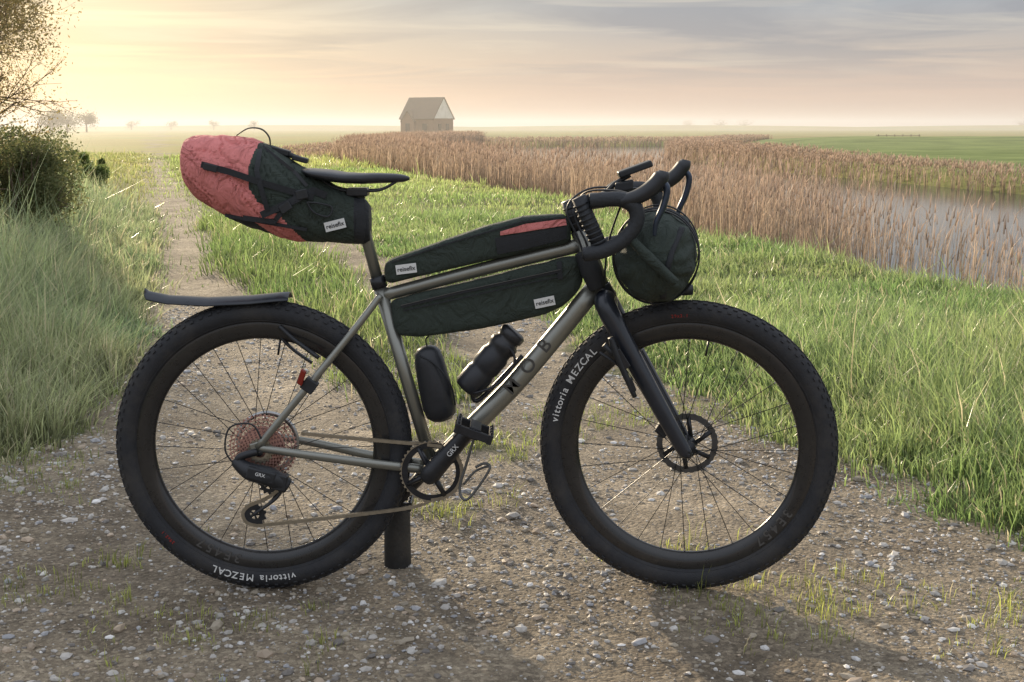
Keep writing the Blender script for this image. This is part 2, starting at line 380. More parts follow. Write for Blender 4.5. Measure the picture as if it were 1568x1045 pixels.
reeds('reeds',78000,NB,1.9,.15,lambda x,y:.58+.20*ss(9.5,15,y),lambda y:.0026+.00028*y,(.58,.45,.33),(.34,.245,.175),
      lambda x,y,o:np.where(y<14,.72,.9)*(1-.82*ss(.35,1.1,o)*ss(16,12,y)))
reeds('reeds',36000,[(60,-2),(40,8),(20,18),(12,30),(9.5,45),(8,62),(10,80),(18,105)],2.6,.6,lambda x,y:-.02+.44*ss(28,58,y)+.1*vn(x,y,.2,3),lambda y:.004+.0004*y,(.50,.37,.27),(.31,.23,.17),lambda x,y,o:.9+0*x)
reeds('reeds',10000,[(-6,46),(-7,70),(-4,100),(18,105)],1,3,lambda x,y:.36+0*x,lambda y:.004+.0005*y,(.50,.38,.28),(.34,.25,.18),lambda x,y,o:.9+0*x)
# ------------------------------------------------------------ stones
def ico():
    t=(1+5**.5)/2
    v=np.array([(-1,t,0),(1,t,0),(-1,-t,0),(1,-t,0),(0,-1,t),(0,1,t),(0,-1,-t),(0,1,-t),(t,0,-1),(t,0,1),(-t,0,-1),(-t,0,1)],float); v/=np.linalg.norm(v[0])
    f=np.array([(0,11,5),(0,5,1),(0,1,7),(0,7,10),(0,10,11),(1,5,9),(5,11,4),(11,10,2),(10,7,6),(7,1,8),(3,9,4),(3,4,2),(3,2,6),(3,6,8),(3,8,9),(4,9,5),(2,4,11),(6,2,10),(8,6,7),(9,8,1)])
    return v,f
iv,iF=ico()
n=100000
x=rng.uniform(-2.2,2.4,n); y=2.4+rng.power(.9,n)*6.5
g,s=masks(x,y); C=np.interp(y,PY,SC)
side=ss(.35,.0,np.abs(np.abs(x-C)-.75)); dn=(g*(1-s)+.0)*(.25+.75*ss(.38,.6,fbm(x,y,1.3,51)))*(1-.5*side)+g*.8*ss(.5,1.2,x)
k=visible(x,y)&(rng.random(n)<dn); x,y=x[k],y[k]; n=len(x)
size=np.clip(rng.lognormal(math.log(.0031),.62,n),.0015,.019)
z=gz(x,y)+size*.15
th=rng.uniform(0,2*math.pi,n); sc3=np.stack([size*rng.uniform(.8,1.5,n),size*rng.uniform(.7,1.1,n),size*rng.uniform(.4,.8,n)],-1)
V=iv[None]*rng.uniform(.75,1.2,(n,12,1))*sc3[:,None]
c_,s_=np.cos(th)[:,None],np.sin(th)[:,None]
V=np.stack([V[...,0]*c_-V[...,1]*s_,V[...,0]*s_+V[...,1]*c_,V[...,2]],-1)+np.stack([x,y,z],-1)[:,None]
pal=np.array([(.44,.41,.37),(.33,.28,.21),(.60,.57,.52),(.20,.18,.16),(.42,.33,.24),(.35,.35,.36),(.72,.70,.67)])
cc=pal[rng.choice(7,n,p=[.26,.24,.11,.13,.13,.09,.04])]*rng.uniform(.8,1.2,(n,1))
m,nt,b=nmat('pebble'); a=nt.nodes.new('ShaderNodeAttribute'); a.attribute_name='Col'; nt.links.new(a.outputs['Color'],b.inputs['Base Color']); b.inputs['Roughness'].default_value=.6
bigmesh('gravel_stones',V.reshape(-1,3),(np.arange(n)[:,None,None]*12+iF[None]).ravel(),np.full(n*20,3),m,np.repeat(cc,12,0))
# ------------------------------------------------------------ trees / bushes
BARK=pmat('bark',(.15,.11,.075),.9,nscale=20,bump=.5,bscale=40)
LEAF=leafmat('leaf',.45)
def prism(segs,name,mat,parent):
    V=[];Fc=[]
    for p0,p1,r0,r1 in segs:
        t=(p1-p0).normalized(); a=t.orthogonal().normalized(); b=t.cross(a); k=5; s0=len(V)
        for p,r in((p0,r0),(p1,r1)):
            for i in range(k):
                an=2*math.pi*i/k; V.append(p+a*math.cos(an)*r+b*math.sin(an)*r)
        for i in range(k): Fc.append((s0+i,s0+(i+1)%k,s0+k+(i+1)%k,s0+k+i))
    return mk(name,V,Fc,mat,parent)
def leaves(name,pts,size,cols,parent):
    n=len(pts); P=np.asarray(pts,float); a=rng.normal(size=(n,3)); a/=np.linalg.norm(a,axis=1)[:,None]; b=rng.normal(size=(n,3)); b-=a*(a*b).sum(1)[:,None]; b/=np.linalg.norm(b,axis=1)[:,None]
    s=(size*rng.uniform(.6,1.4,n))[:,None]
    V=np.stack([P-a*s,P+b*s*.45,P+a*s,P-b*s*.45],1).reshape(-1,3)
    bigmesh(name,V,np.arange(4*n),np.full(n,4),LEAF,np.repeat(cols,4,0),parent=parent)
def grow(p,d,l,r,depth,segs,tips,spread=.55,up=.12):
    n=3
    for i in range(n):
        d=(d+Vector(rng.normal(0,.14,3))+Vector((0,0,up*.5))).normalized(); q=p+d*l/n; r2=r*.88
        segs.append((p,q,r,r2)); p=q;r=r2
        if depth<=1: tips.append(p.copy())
        if depth>0 and i>0:
            for _ in range(1 if depth>3 else 2):
                dd=(d+Vector(rng.normal(0,spread,3))).normalized(); grow(p,dd,l*.72,r*.66,depth-1,segs,tips,spread,up)
    if depth>0: grow(p,d,l*.7,r*.8,depth-1,segs,tips,spread,up)
def bush(name,cx,cy,rx,ry,hz,nleaf,colA,colB,size=.03):
    e=empty(name); segs=[];tips=[]
    z0=float(gz(np.array([cx]),np.array([cy]))[0])
    for i in range(9):
        a=rng.uniform(0,6.28); grow(Vector((cx+math.cos(a)*rx*.3,cy+math.sin(a)*ry*.3,z0-.05)),Vector((math.cos(a)*.6,math.sin(a)*.6,1)).normalized(),hz*.38,.02,2,segs,tips)
    prism(segs,'branches',BARK,e)
    K=44; cs=[]
    for i in range(K):
        a=rng.uniform(0,6.28); rr=math.sqrt(rng.random()); cs.append((cx+math.cos(a)*rx*rr*.85,cy+math.sin(a)*ry*rr*.85,z0+hz*rng.uniform(.12,.88)*(1-.35*rr*rr),rng.uniform(.12,.27)*min(rx,hz)))
    cs=np.array(cs); i=rng.integers(0,K,nleaf); dirs=rng.normal(size=(nleaf,3)); dirs/=np.linalg.norm(dirs,axis=1)[:,None]
    P=cs[i,:3]+dirs*(cs[i,3]*rng.random(nleaf)**.4)[:,None]*rng.uniform(.8,1.4,(nleaf,1))
    P[:,2]=np.maximum(P[:,2],z0+.01)
    mx=rng.random((nleaf,1)); sh=rng.uniform(.6,1.3,(K,1))[i]
    leaves('foliage',P,size,(np.array(colA)*(1-mx)+np.array(colB)*mx)*sh,e)
bush('hedge_bush',-4.30,10.6,.75,1.1,.98,30000,(.11,.145,.055),(.26,.25,.12),.016)
bush('hedge_bush',-5.75,13.8,1.15,1.5,1.1,26000,(.11,.145,.055),(.25,.24,.11),.021)
bush('hedge_bush',-6.75,18.5,1.0,2.2,.5,14000,(.10,.15,.04),(.18,.22,.07),.03)
bush('hedge_bush',-9.8,27,1.6,3.0,.45,12000,(.10,.15,.04),(.2,.22,.07),.04)
e=empty('budding_tree'); segs=[];tips=[]
for (bx,by,dx,dy,l) in((-5.2,10.9,.28,-.1,1.1),(-5.35,11.1,.05,.1,1.2),(-5.3,10.8,.12,0,1.15),(-5.15,11.3,.36,.1,.95),(-5.2,10.6,.2,-.3,1.0),(-4.95,11.0,.12,.2,.72),(-4.95,10.7,.05,-.1,.7),(-5.0,10.9,.12,0,.9)):
    z0=float(gz(np.array([bx]),np.array([by]))[0]); grow(Vector((bx,by,z0-.05)),Vector((dx,dy,1)).normalized(),l,.032,5 if l>1 else 4,segs,tips,.5,.1)
prism(segs,'trunk_and_branches',BARK,e)
T=np.array([tuple(t) for t in tips]); T=np.repeat(T,4,0)+rng.normal(0,.035,(len(T)*4,3))
mx=rng.random((len(T),1)); leaves('buds',T,.012,np.array((.46,.33,.15))*(1-mx)+np.array((.30,.26,.10))*mx,e)
# distant trees as one mass
e=empty('distant_trees'); P=[];Cc=[]; segs=[]
def dtree(x,y,w,h,n):
    segs.append((Vector((x,y,-.3)),Vector((x,y,h*.6)),w*.05,w*.03))
    for k in range(9):
        a=rng.uniform(0,6.28); c=np.array([x+rng.normal(0,w*.22),y+rng.normal(0,w*.2),h*rng.uniform(.45,.85)]); segs.append((Vector((x,y,h*.4)),Vector(c),w*.02,w*.008))
        d=rng.normal(size=(n//9,3))*w*.13; P.append(c+d); Cc.append(np.tile(np.array([.12,.13,.06])*rng.uniform(.6,1.3),(len(d),1)))
for t in((-84,250,5.5,3.9,1600),(-81,252,4,3.6,1200),(-88,252,5,3.5,1200),(-86.5,249,4,3.9,1200),(-115,400,4,2.8,500),(-103,400,3,2.6,400),(-89,395,3,2.8,400),(-74,380,2.5,2.7,400),(75,560,6,3.2,500),(88,560,9,3.6,700),(100,570,8,3.4,600),(215,560,10,4,700),(230,560,9,3.8,600)): dtree(*t)
prism(segs,'trunks',BARK,e); leaves('foliage',np.concatenate(P),.16,np.concatenate(Cc),e)
# ------------------------------------------------------------ house
HB=pmat('brick_wall',(.24,.15,.105),.9,nscale=2); HR=pmat('roof_tiles',(.17,.13,.095),.8,nscale=2); HW=pmat('white_boards',(.8,.78,.74),.8,nscale=2); HD=pmat('window_glass',(.03,.03,.035),.2,nscale=2)
house=empty('brick_house'); hx,hy=-10.6,165.; hm=Matrix.Translation((hx,hy,0))@Matrix.Rotation(math.radians(-33),4,'Z'); house.matrix_world=hm
Lh,Wh,Ew,Rg=2.55,2.05,2.1,4.6
mk('walls',[(-Lh,-Wh,-.5),(Lh,-Wh,-.5),(Lh,Wh,-.5),(-Lh,Wh,-.5),(-Lh,-Wh,Ew),(Lh,-Wh,Ew),(Lh,Wh,Ew),(-Lh,Wh,Ew),(-Lh,0,Rg)],[(0,1,5,4),(1,2,6,5),(2,3,7,6),(3,0,4,7),(4,8,7)],HB,house,False)
mk('gable',[(Lh,-Wh,Ew),(Lh,Wh,Ew),(Lh,0,Rg),(Lh+.06,-Wh,Ew),(Lh+.06,Wh,Ew),(Lh+.06,0,Rg)],[(0,1,2),(3,4,5),(0,1,4,3)],HW,house,False)
o=.12
def slab(nm,a,b,c,d,t=.12):
    a,b,c,d=map(Vector,(a,b,c,d)); n=(b-a).cross(d-a).normalized()*t
    mk(nm,[a,b,c,d,a+n,b+n,c+n,d+n],[(0,1,2,3),(4,5,6,7),(0,1,5,4),(1,2,6,5),(2,3,7,6),(3,0,4,7)],HR,house,False)
sl=(Rg-Ew)/Wh
slab('roof_front',(-Lh-o,-Wh-o,Ew-o*sl+.02),(Lh+o,-Wh-o,Ew-o*sl+.02),(Lh+o,0,Rg+.02),(-Lh-o,0,Rg+.02))
slab('roof_back',(Lh+o,Wh+o,Ew-o*sl+.02),(-Lh-o,Wh+o,Ew-o*sl+.02),(-Lh-o,0,Rg+.02),(Lh+o,0,Rg+.02))
mk('porch_gable_wall',[(-2.1,-Wh-.3,-.5),(-.3,-Wh-.3,-.5),(-.3,-Wh-.3,1.9),(-1.2,-Wh-.3,3.1),(-2.1,-Wh-.3,1.9),(-2.1,-.6,-.5),(-.3,-.6,-.5),(-.3,-.6,1.9),(-1.2,-.6,3.1),(-2.1,-.6,1.9)],[(0,1,2,3,4),(0,5,9,4),(1,2,7,6)],HB,house,False)
slab('porch_roof_a',(-2.3,-Wh-.45,1.7),(-1.2,-Wh-.45,3.15),(-1.2,-.5,3.15),(-2.3,-.5,1.7),-.08)
slab('porch_roof_b',(-.1,-Wh-.45,1.7),(-1.2,-Wh-.45,3.15),(-1.2,-.5,3.15),(-.1,-.5,1.7),.08)
boxes('windows_and_door',[((-1.2,-Wh-.32,.75),(.32,0,0),(0,.03,0),(0,0,.75)),((1.2,-Wh-.02,1.05),(.35,0,0),(0,.03,0),(0,0,.4)),((Lh+.02,-.8,1.05),(.03,0,0),(0,.3,0),(0,0,.4)),((Lh+.02,.8,1.05),(.03,0,0),(0,.3,0),(0,0,.4))],HD,house)
# fence
WD=pmat('weathered_wood',(.2,.16,.12),.9,nscale=10)
it=[]
for i in range(6): it.append(((28+i*.62,101,.33),(.025,0,0),(0,.025,0),(0,0,.22)))
it.append(((29.5,101,.44),(1.7,0,0),(0,.02,0),(0,0,.02)))
boxes('wooden_fence',it,WD)
# ------------------------------------------------------------ BOLLARD
BLK=pmat('black_post',(.022,.022,.022),.6,bump=.4,bscale=120,dust=.25)
pc=Vector(((609-784)/F*3.49,3.35,0)); 
bl=lathe('bollard',[(.001,-.05),(.035,-.05),(.036,.0),(.035,.15),(.033,.162),(.028,.167),(.001,.167)],BLK,(0,0,0),closed=False,N=40)
bl.rotation_euler=(math.radians(90),0,0); bl.location=pc
# ------------------------------------------------------------ BICYCLE
bike=empty('bicycle')
RUB=pmat('tyre_rubber',(.024,.025,.029),.7,bump=.3,bscale=300,namt=.35,dust=.2)
RIM=pmat('carbon_rim',(.022,.021,.021),.28,namt=.3,coat=.4,dust=.06)
STL=pmat('steel',(.5,.5,.49),.35,.9); BLKM=pmat('black_metal',(.027,.028,.032),.33,.2,namt=.3); BLKP=pmat('black_plastic',(.023,.025,.029),.45,namt=.3)
SPK=pmat('spoke_black',(.03,.03,.03),.35,.5)
FRM=pmat('titanium_frame',(.30,.30,.265),.34,.7,nscale=8,namt=.15); COP=pmat('copper_cassette',(.62,.36,.30),.4,.7); COPD=pmat('copper_cassette_dark',(.30,.17,.145),.45,.7)
CHN=pmat('chain_steel',(.42,.37,.29),.35,.8); TAP=pmat('bar_tape',(.025,.028,.033),.6,bump=.5,bscale=150)
FRK=pmat('fork_black',(.020,.024,.034),.33,.0,coat=.35)
WHT=pmat('white_print',(.8,.8,.78),.6,namt=.05); GRY=pmat('grey_decal',(.10,.095,.09),.5); DRK=pmat('dark_decal',(.085,.083,.078),.4,.3); RED=pmat('red_fabric',(.84,.27,.25),.8,nscale=14,namt=.18,bump=.7,bscale=500,wr=.9)
GRN=pmat('dark_green_fabric',(.036,.050,.040),.75,nscale=25,namt=.3,bump=.7,bscale=500,wr=.6); NYL=pmat('black_webbing',(.02,.022,.026),.6,bump=.6,bscale=700)
TH=math.radians(8)
def wheel(nm,c,th,rear):
    w=empty(nm); w.parent=bike
    cr,rr=.3395,.029
    lathe('tyre',[(cr+rr*math.cos(a),rr*.98*math.sin(a)) for a in np.linspace(0,2*math.pi,24,endpoint=False)],RUB,c,th,160,parent=w)
    lathe('rim',[(.321,-.0155),(.326,-.013),(.326,.013),(.321,.0155),(.300,.0165),(.284,.012),(.274,.005),(.2725,0),(.274,-.005),(.284,-.012),(.300,-.0165)],RIM,c,th,160,parent=w)
    lathe('tyre_bead',[(.3225,-.0215),(.3215,-.0225),(.3195,-.0215),(.3195,-.0165),(.3225,-.0165)],RUB,c,th,160,parent=w)
    ax=Vector((math.sin(th),math.cos(th),0)); fx=Vector((math.cos(th),-math.sin(th),0)); up=Vector((0,0,1)); it=[]
    NK=92
    for i in range(NK):
        for row,(pa,l,ww) in enumerate(((-.95,.0045,.0035),(-.5,.005,.003),(-.13,.0065,.0026),(.13,.0065,.0026),(.5,.005,.003),(.95,.0045,.0035))):
            a=2*math.pi*(i+(.5 if row%2 else 0))/NK
            rad=fx*math.cos(a)+up*math.sin(a); tan=-fx*math.sin(a)+up*math.cos(a)
            nrm=rad*math.cos(pa)+ax*math.sin(pa); sid=-rad*math.sin(pa)+ax*math.cos(pa)
            it.append((c+rad*cr+nrm*(rr+.0004),tan*l,sid*ww,nrm*.0020))
    boxes('tread_knobs',it,RUB,w)
    hr=.026 if rear else .022; hw=.03
    lathe('hub',[(.001,-.05),(.009,-.05),(.009,-.036),(hr,-.034),(hr,-.028),(.014,-.02),(.013,0),(.014,.02),(hr,.028),(hr,.034),(.009,.036),(.009,.05),(.001,.05)],BLKM,c,th,40,False,w)
    segs=[]
    for i in range(28):
        side=-1 if i%2 else 1; a=2*math.pi*i/28; k=(i//2)%2; ah=a+(1 if k else -1)*1.05
        p0=c+(fx*math.cos(ah)+up*math.sin(ah))*hr*.9+ax*side*hw; p1=c+(fx*math.cos(a)+up*math.sin(a))*.276
        segs.append((p0,p1,.00105,.00105))
    prism(segs,'spokes',SPK,w)
    boxes('nipples',[(c+(fx*math.cos(2*math.pi*i/28)+up*math.sin(2*math.pi*i/28))*.27,fx*.0018,ax*.0018,up*.0018) for i in range(28)],STL,w)
    a=math.radians(80); v=fx*math.cos(a)+up*math.sin(a); sweep('valve',[c+v*.276,c+v*.235],.0028,BLKM,w,8)
    def arc(txt,r,start,size,mat,sidey,step=None):
        a=start
        for ch in txt:
            wd={'i':.45,'t':.55,'l':.45,'r':.6,'M':1.1,'I':.5,' ':.6,'-':.5}.get(ch,.9 if ch.isupper() or ch.isdigit() else .72)*size*.78
            am=a-wd/2/r
            if ch!=' ':
                cu=bpy.data.curves.new('lettering','FONT'); cu.body=ch; cu.size=size; cu.align_x='CENTER'; cu.extrude=.0003; cu.offset=size*.012
                ob=bpy.data.objects.new('lettering',cu); bpy.context.collection.objects.link(ob); cu.materials.append(mat); ob.parent=w
                rad=fx*math.cos(am)+up*math.sin(am); tan=fx*math.sin(am)-up*math.cos(am)
                nn=tan.cross(rad)
                M=Matrix((( tan.x,rad.x,nn.x),(tan.y,rad.y,nn.y),(tan.z,rad.z,nn.z))).to_4x4(); M.translation=c+rad*r-ax*sidey
                ob.matrix_world=M
            a-=wd/r
    st=math.radians(-77) if rear else math.radians(170)
    arc('vittoria MEZCAL',.329,st,.025,WHT,.0296)
    arc('29x2.1',.332,st-math.radians(56 if rear else 72),.011,pmat('red_print',(.4,.03,.02),.6),.0288)
    arc('3E457',.286,math.radians(-102) if rear else math.radians(-30),.034,GRY,.0172)
    return w
RC=B(405,683); FC=B(1052,684)
wheel('rear_wheel',RC,0,True); wheel('front_wheel',FC,TH,False)
# frame
RDn=B(394,686,-.066); BBc=Vector((B(661,722,-.045).x,D,B(661,722,-.045).z))
sweep('seat_tube',[B(579,432),BBc],.0165,FRM,bike,20,smooth_path=False)
sweep('seat_clamp',[B(582,441),B(577,424)],.0195,BLKM,bike,20,smooth_path=False)
sweep('seatpost',[B(579,432),B(556,345),B(549,296)],.0142,FRM,bike,18,smooth_path=False)
sweep('top_tube',[B(584,453),B(740,412),B(895,374)],[.0155,.0165,.018],FRM,bike,20)
sweep('down_tube',[B(912,440),B(800,575),B(735,642),BBc],[.024,.025,.025,.022],FRM,bike,22,sub=4)
sweep('head_tube',[B(888,352),B(921,447)],.0235,FRM,bike,24,smooth_path=False)
lathe('bottom_bracket_shell',[(.001,-.036),(.023,-.036),(.023,.036),(.001,.036)],FRM,BBc,N=32,closed=False,parent=bike)
for mir in(0,1):
    f=(lambda v:Mir(v)) if mir else (lambda v:v)
    sweep('seat_stay',[f(RDn),f(B(470,594,-.06)),f(B(545,502,-.035)),f(B(583,452,-.014))],[.009,.0095,.009,.009],FRM,bike)
    sweep('chain_stay',[f(RDn),f(B(470,697,-.062)),f(B(560,709,-.04)),f(Vector((BBc.x-.02,D-.026,BBc.z)))],[.009,.0105,.0115,.012],FRM,bike,flat=.8,flatdir=(0,0,1))
    boxes('dropout',[(f(B(392,688,-.066)),(.012,0,.004),(0,.004,0),(-.004,0,.016))],FRM,bike,.003)
sweep('stay_bridge',[B(520,532,-.04),Mir(B(520,532,-.04))],.006,FRM,bike)
def txt(body,p,size,mat,ang,parent=bike,ex=.0004,ysc=1,off=.01):
    cu=bpy.data.curves.new('lettering','FONT'); cu.body=body; cu.size=size; cu.align_x='CENTER'; cu.align_y='CENTER'; cu.extrude=ex; cu.offset=size*off
    o=bpy.data.objects.new('lettering',cu); bpy.context.collection.objects.link(o); cu.materials.append(mat); o.parent=parent
    o.matrix_world=Matrix.Translation(p)@Matrix.Rotation(-ang,4,'Y')@Matrix.Rotation(math.radians(90),4,'X')@Matrix.Diagonal((1,ysc,1,1)); return o
dta=math.atan2(B(912,440).z-B(735,642).z,B(912,440).x-B(735,642).x)
for ch,(px,py) in zip('MOB',((784,592),(809,561),(834,530))):
    txt(ch,B(px,py,-.0262),.048,DRK,dta,off=.01)
# seat + saddle
def loft(name,rows,nexp,mat,parent,segs=36,fine=48,wr=0,mats=None,mfun=None,yc=0,seed=1):
    R=[(B(p,(t+b)/2).x,B(p,t).z,B(p,b).z,w) for p,t,b,w in rows]; R.sort(); R=np.array(R)
    xx=np.linspace(R[0,0],R[-1,0],fine); 
    def itp(v):
        y_=np.interp(xx,R[:,0],v); y2=y_.copy(); y2[1:-1]=(y_[:-2]+2*y_[1:-1]+y_[2:])/4; return y2
    zt,zb,w=itp(R[:,1]),itp(R[:,2]),itp(R[:,3]); V=[];Fc=[];mi=[]
    for i in range(fine):
        zc=(zt[i]+zb[i])/2; hz=(zt[i]-zb[i])/2
        for k in range(segs):
            a=2*math.pi*k/segs; ca,sa=math.cos(a),math.sin(a)
            yy=-w[i]*math.copysign(abs(ca)**(2/nexp),ca); zz=hz*math.copysign(abs(sa)**(2/nexp),sa)
            f=1
            if wr:
                cr_=abs(float(fbm(xx[i]*22+seed+3*math.sin(a),2+1.4*math.cos(a)+xx[i]*6,1.3,seed+7,3))-.47)
                f=1+wr*(float(fbm(xx[i]*25+seed,2+math.cos(a)*1.8+math.sin(a),1.0,seed,3))-.45)*2-wr*.9*math.exp(-(cr_/.02)**2)
            V.append((xx[i]+0,D+yc+yy*f,zc+zz*f))
    for i in range(fine-1):
        for k in range(segs):
            k2=(k+1)%segs; Fc.append((i*segs+k,i*segs+k2,(i+1)*segs+k2,(i+1)*segs+k))
            if mfun: c=(np.array(V[i*segs+k])+np.array(V[(i+1)*segs+k2]))/2; mi.append(mfun(c))
    Fc.append(tuple(range(segs))[::-1]);Fc.append(tuple((fine-1)*segs+k for k in range(segs)))
    if mfun: mi+= [mi[0],mi[-1]]
    ob=mk(name,V,Fc,mat,parent,mats=mats,midx=mi if mfun else None)
    def surf(px,py,off=.002):
        p=B(px,py)
        for _ in range(3):
            zc=(np.interp(p.x,xx,zt)+np.interp(p.x,xx,zb))/2; hz=(np.interp(p.x,xx,zt)-np.interp(p.x,xx,zb))/2; ww=np.interp(p.x,xx,w)
            q_=min(abs((p.z-zc)/hz),.985); yy=ww*(1-q_**nexp)**(1/nexp)*(1+wr*.3)
            p=B(px,py,yc-yy-off)
        return p
    return ob,surf
def pxy(c):  # world -> drawing coordinates on bicycle plane
    v=Vector((c[0],D,c[2]-H)); dep=v.y*cp-v.z*sp; up_=v.y*sp+v.z*cp
    return 784+F*v.x/dep,522.5-F*up_/dep
SAD=pmat('saddle_black',(.025,.027,.033),.35,bump=.1)
rows=[(464,259,263,.03),(468,258,266,.058),(480,258,272,.072),(505,260,278,.074),(530,264,281,.062),(555,265,282,.042),(580,265,281,.027),(605,266,280,.022),(620,268,279,.017),(627,271,276,.006)]
loft('saddle',rows,2.6,SAD,bike,36,50)
for sg in(-1,1):
    sweep('saddle_rail',[B(495,276)+Vector((0,.022*sg,0)),B(522,290)+Vector((0,.022*sg,0)),B(570,292)+Vector((0,.022*sg,0)),B(590,288)+Vector((0,.018*sg,0)),B(610,276)+Vector((0,.01*sg,0))],.0036,BLKM,bike,10)
boxes('saddle_clamp',[(B(548,294),(.026,0,.0),(0,.027,0),(0,0,.010))],BLKM,bike,.004)
# seat pack
BAGM=[GRN,RED,NYL]
def inpoly(x,y,poly):
    r=False;n=len(poly)
    for i in range(n):
        x0,y0=poly[i];x1,y1=poly[(i+1)%n]
        if (y0>y)!=(y1>y) and x<(x1-x0)*(y-y0)/(y1-y0)+x0: r=not r
    return r
redp=[(270,190),(405,190),(400,225),(392,255),(393,285),(405,305),(440,330),(475,372),(440,372),(405,342),(385,330),(330,325),(270,300)]
def mf(c):
    a,b_=pxy(c); return 1 if inpoly(a,b_,redp) else (2 if (a<425 and b_>318) or a>545 else 0)
sprow=[(282,238,262,.035),(284,223,275,.055),(288,214,286,.072),(298,209,300,.084),(315,207,313,.092),(350,206,334,.1),(390,212,350,.1),(410,222,358,.098),(430,234,366,.09),(455,250,370,.08),(480,264,371,.072),(510,282,372,.06),(540,298,373,.05),(560,306,373,.042),(567,315,368,.036)]
sp_o,sps=loft('saddle_bag',sprow,2.3,None,bike,110,220,wr=.06,mats=BAGM,mfun=mf,seed=3)
def ribbon(nm,P,r,mat,t=.0015,nrm=Vector((0,-1,0))):
    V=[];Fc=[];n=len(P)
    for i in range(n):
        tg=(P[min(i+1,n-1)]-P[max(i-1,0)]).normalized(); sd=tg.cross(nrm).normalized()
        for a,b_ in((-r,0),(-r,t),(r,t),(r,0)): V.append(P[i]+sd*a+nrm*b_)
    for i in range(n-1):
        for k in range(4): Fc.append((i*4+k,i*4+(k+1)%4,(i+1)*4+(k+1)%4,(i+1)*4+k))
    Fc+= [(0,1,2,3),tuple((n-1)*4+k for k in range(4))]
    return mk(nm,V,Fc,mat,bike,smooth=False)
def strap(surf,pts,r,mat,nm='strap',off=.003,sub=6):
    P=[]
    for (x0,y0),(x1,y1) in zip(pts[:-1],pts[1:]):
        for t in np.linspace(0,1,sub,endpoint=False): P.append(surf(x0+(x1-x0)*t,y0+(y1-y0)*t,off))
    P.append(surf(*pts[-1],off))
    return ribbon(nm,P,r,mat)
def label(surf,px,py,ang,w=.050,h=.023):
    p=surf(px,py,.004); a=math.radians(ang)
    boxes('label_patch',[(p,(w/2*math.cos(a),0,w/2*math.sin(a)),(0,.0012,0),(-h/2*math.sin(a),0,h/2*math.cos(a)))],WHT,bike)
    txt('reisefix',p+Vector((0,-.0018,0)),.0150,BLKP,a)
strap(sps,[(308,252),(350,263),(400,280),(445,293),(480,303)],.0075,NYL,off=.005)
strap(sps,[(398,228),(393,262),(400,290),(412,330)],.006,NYL,off=.005)
strap(sps,[(400,330),(440,312),(480,292),(500,300)],.0085,NYL,off=.005)
strap(sps,[(345,330),(400,340),(470,352)],.004,NYL)
strap(sps,[(372,334),(420,340),(435,320),(455,300)],.006,NYL,off=.005)
boxes('buckle',[(sps(322,257,.008),(.016,0,-.004),(0,.003,0),(.002,0,.008)),(sps(462,298,.008),(.014,0,.003),(0,.004,0),(-.002,0,.011)),(sps(437,318,.008),(.012,0,.008),(0,.004,0),(-.005,0,.009))],BLKP,bike,.002)
strap(sps,[(402,224),(425,243),(450,262),(470,285)],.004,BLKP,'cord',.004)
sweep('bungee_cord',[sps(470,310,.006),sps(490,312,.008),sps(508,318,.006),sps(502,332,.006),sps(480,325,.006),sps(470,310,.006)],.0022,BLKP,bike,8)
label(sps,513,345,14)
strap(sps,[(548,305),(553,340),(550,372)],.012,NYL)
sweep('carry_handle',[B(362,208),B(380,197),B(400,198),B(412,210),B(414,226)],[.003,.004,.005,.005,.004],NYL,bike,8,flat=.4)
sweep('top_strap',[B(402,224),B(420,228),B(445,238),B(470,247)],[.012,.014,.013,.01],NYL,bike,10,flat=.5,flatdir=(0,1,0))
boxes('top_buckle',[(B(430,232),(.022,0,-.006),(0,.016,0),(.002,0,.007)),(B(460,244),(.018,0,-.005),(0,.014,0),(.002,0,.006))],BLKP,bike,.003)
# frame bags
tb=[(589,410,420,.012),(591,402,430,.024),(600,396,433,.03),(640,382,423,.031),(690,364,412,.031),(740,347,400,.031),(800,331,388,.031),(840,328,378,.031),(862,328,374,.03),(870,334,371,.026),(874,345,368,.015)]
o_,tbs=loft('top_tube_bag',tb,4.5,GRN,bike,72,150,wr=.02,seed=5)
def panel(nm,surf,top,bot,mat,off=.0022,n=24):
    V=[];Fc=[]
    for i in range(n+1):
        t=i/n
        for k in range(4):
            u=k/3; f=lambda pts:(np.interp(t,[p[0] for p in pts],[p[1] for p in pts]),np.interp(t,[p[0] for p in pts],[p[2] for p in pts]))
            a_=f(top);b_=f(bot); V.append(surf(a_[0]*(1-u)+b_[0]*u,a_[1]*(1-u)+b_[1]*u,off))
    for i in range(n):
        for k in range(3): Fc.append((i*4+k,(i+1)*4+k,(i+1)*4+k+1,i*4+k+1))
    return mk(nm,V,Fc,mat,bike)
panel('red_inlay',tbs,[(0,766,355),(.4,805,343),(1,866,335)],[(0,766,361),(.4,805,355),(1,868,345)],RED)
panel('mesh_pocket',tbs,[(0,758,365),(.4,805,357),(1,868,347)],[(0,762,390),(.4,805,382),(1,868,366)],NYL)
label(tbs,622,412,7)
strap(tbs,[(600,402),(690,372),(800,340),(860,333)],.0016,NYL,'piping')
fb=[(600,462,475,.012),(603,459,500,.022),(612,456,513,.028),(640,449,515,.03),(690,437,509,.031),(740,425,502,.031),(790,412,491,.031),(835,401,481,.031),(862,394,468,.03),(880,392,452,.027),(889,397,440,.018),(892,405,430,.01)]
o_,fbs=loft('frame_bag',fb,4.5,GRN,bike,72,150,wr=.03,seed=8)
label(fbs,834,463,12)
strap(fbs,[(614,470),(700,449),(780,432),(858,415)],.0035,NYL,'zip'); strap(fbs,[(614,468),(700,447),(780,430),(858,413)],.0008,GRY,'zip_teeth',.005)
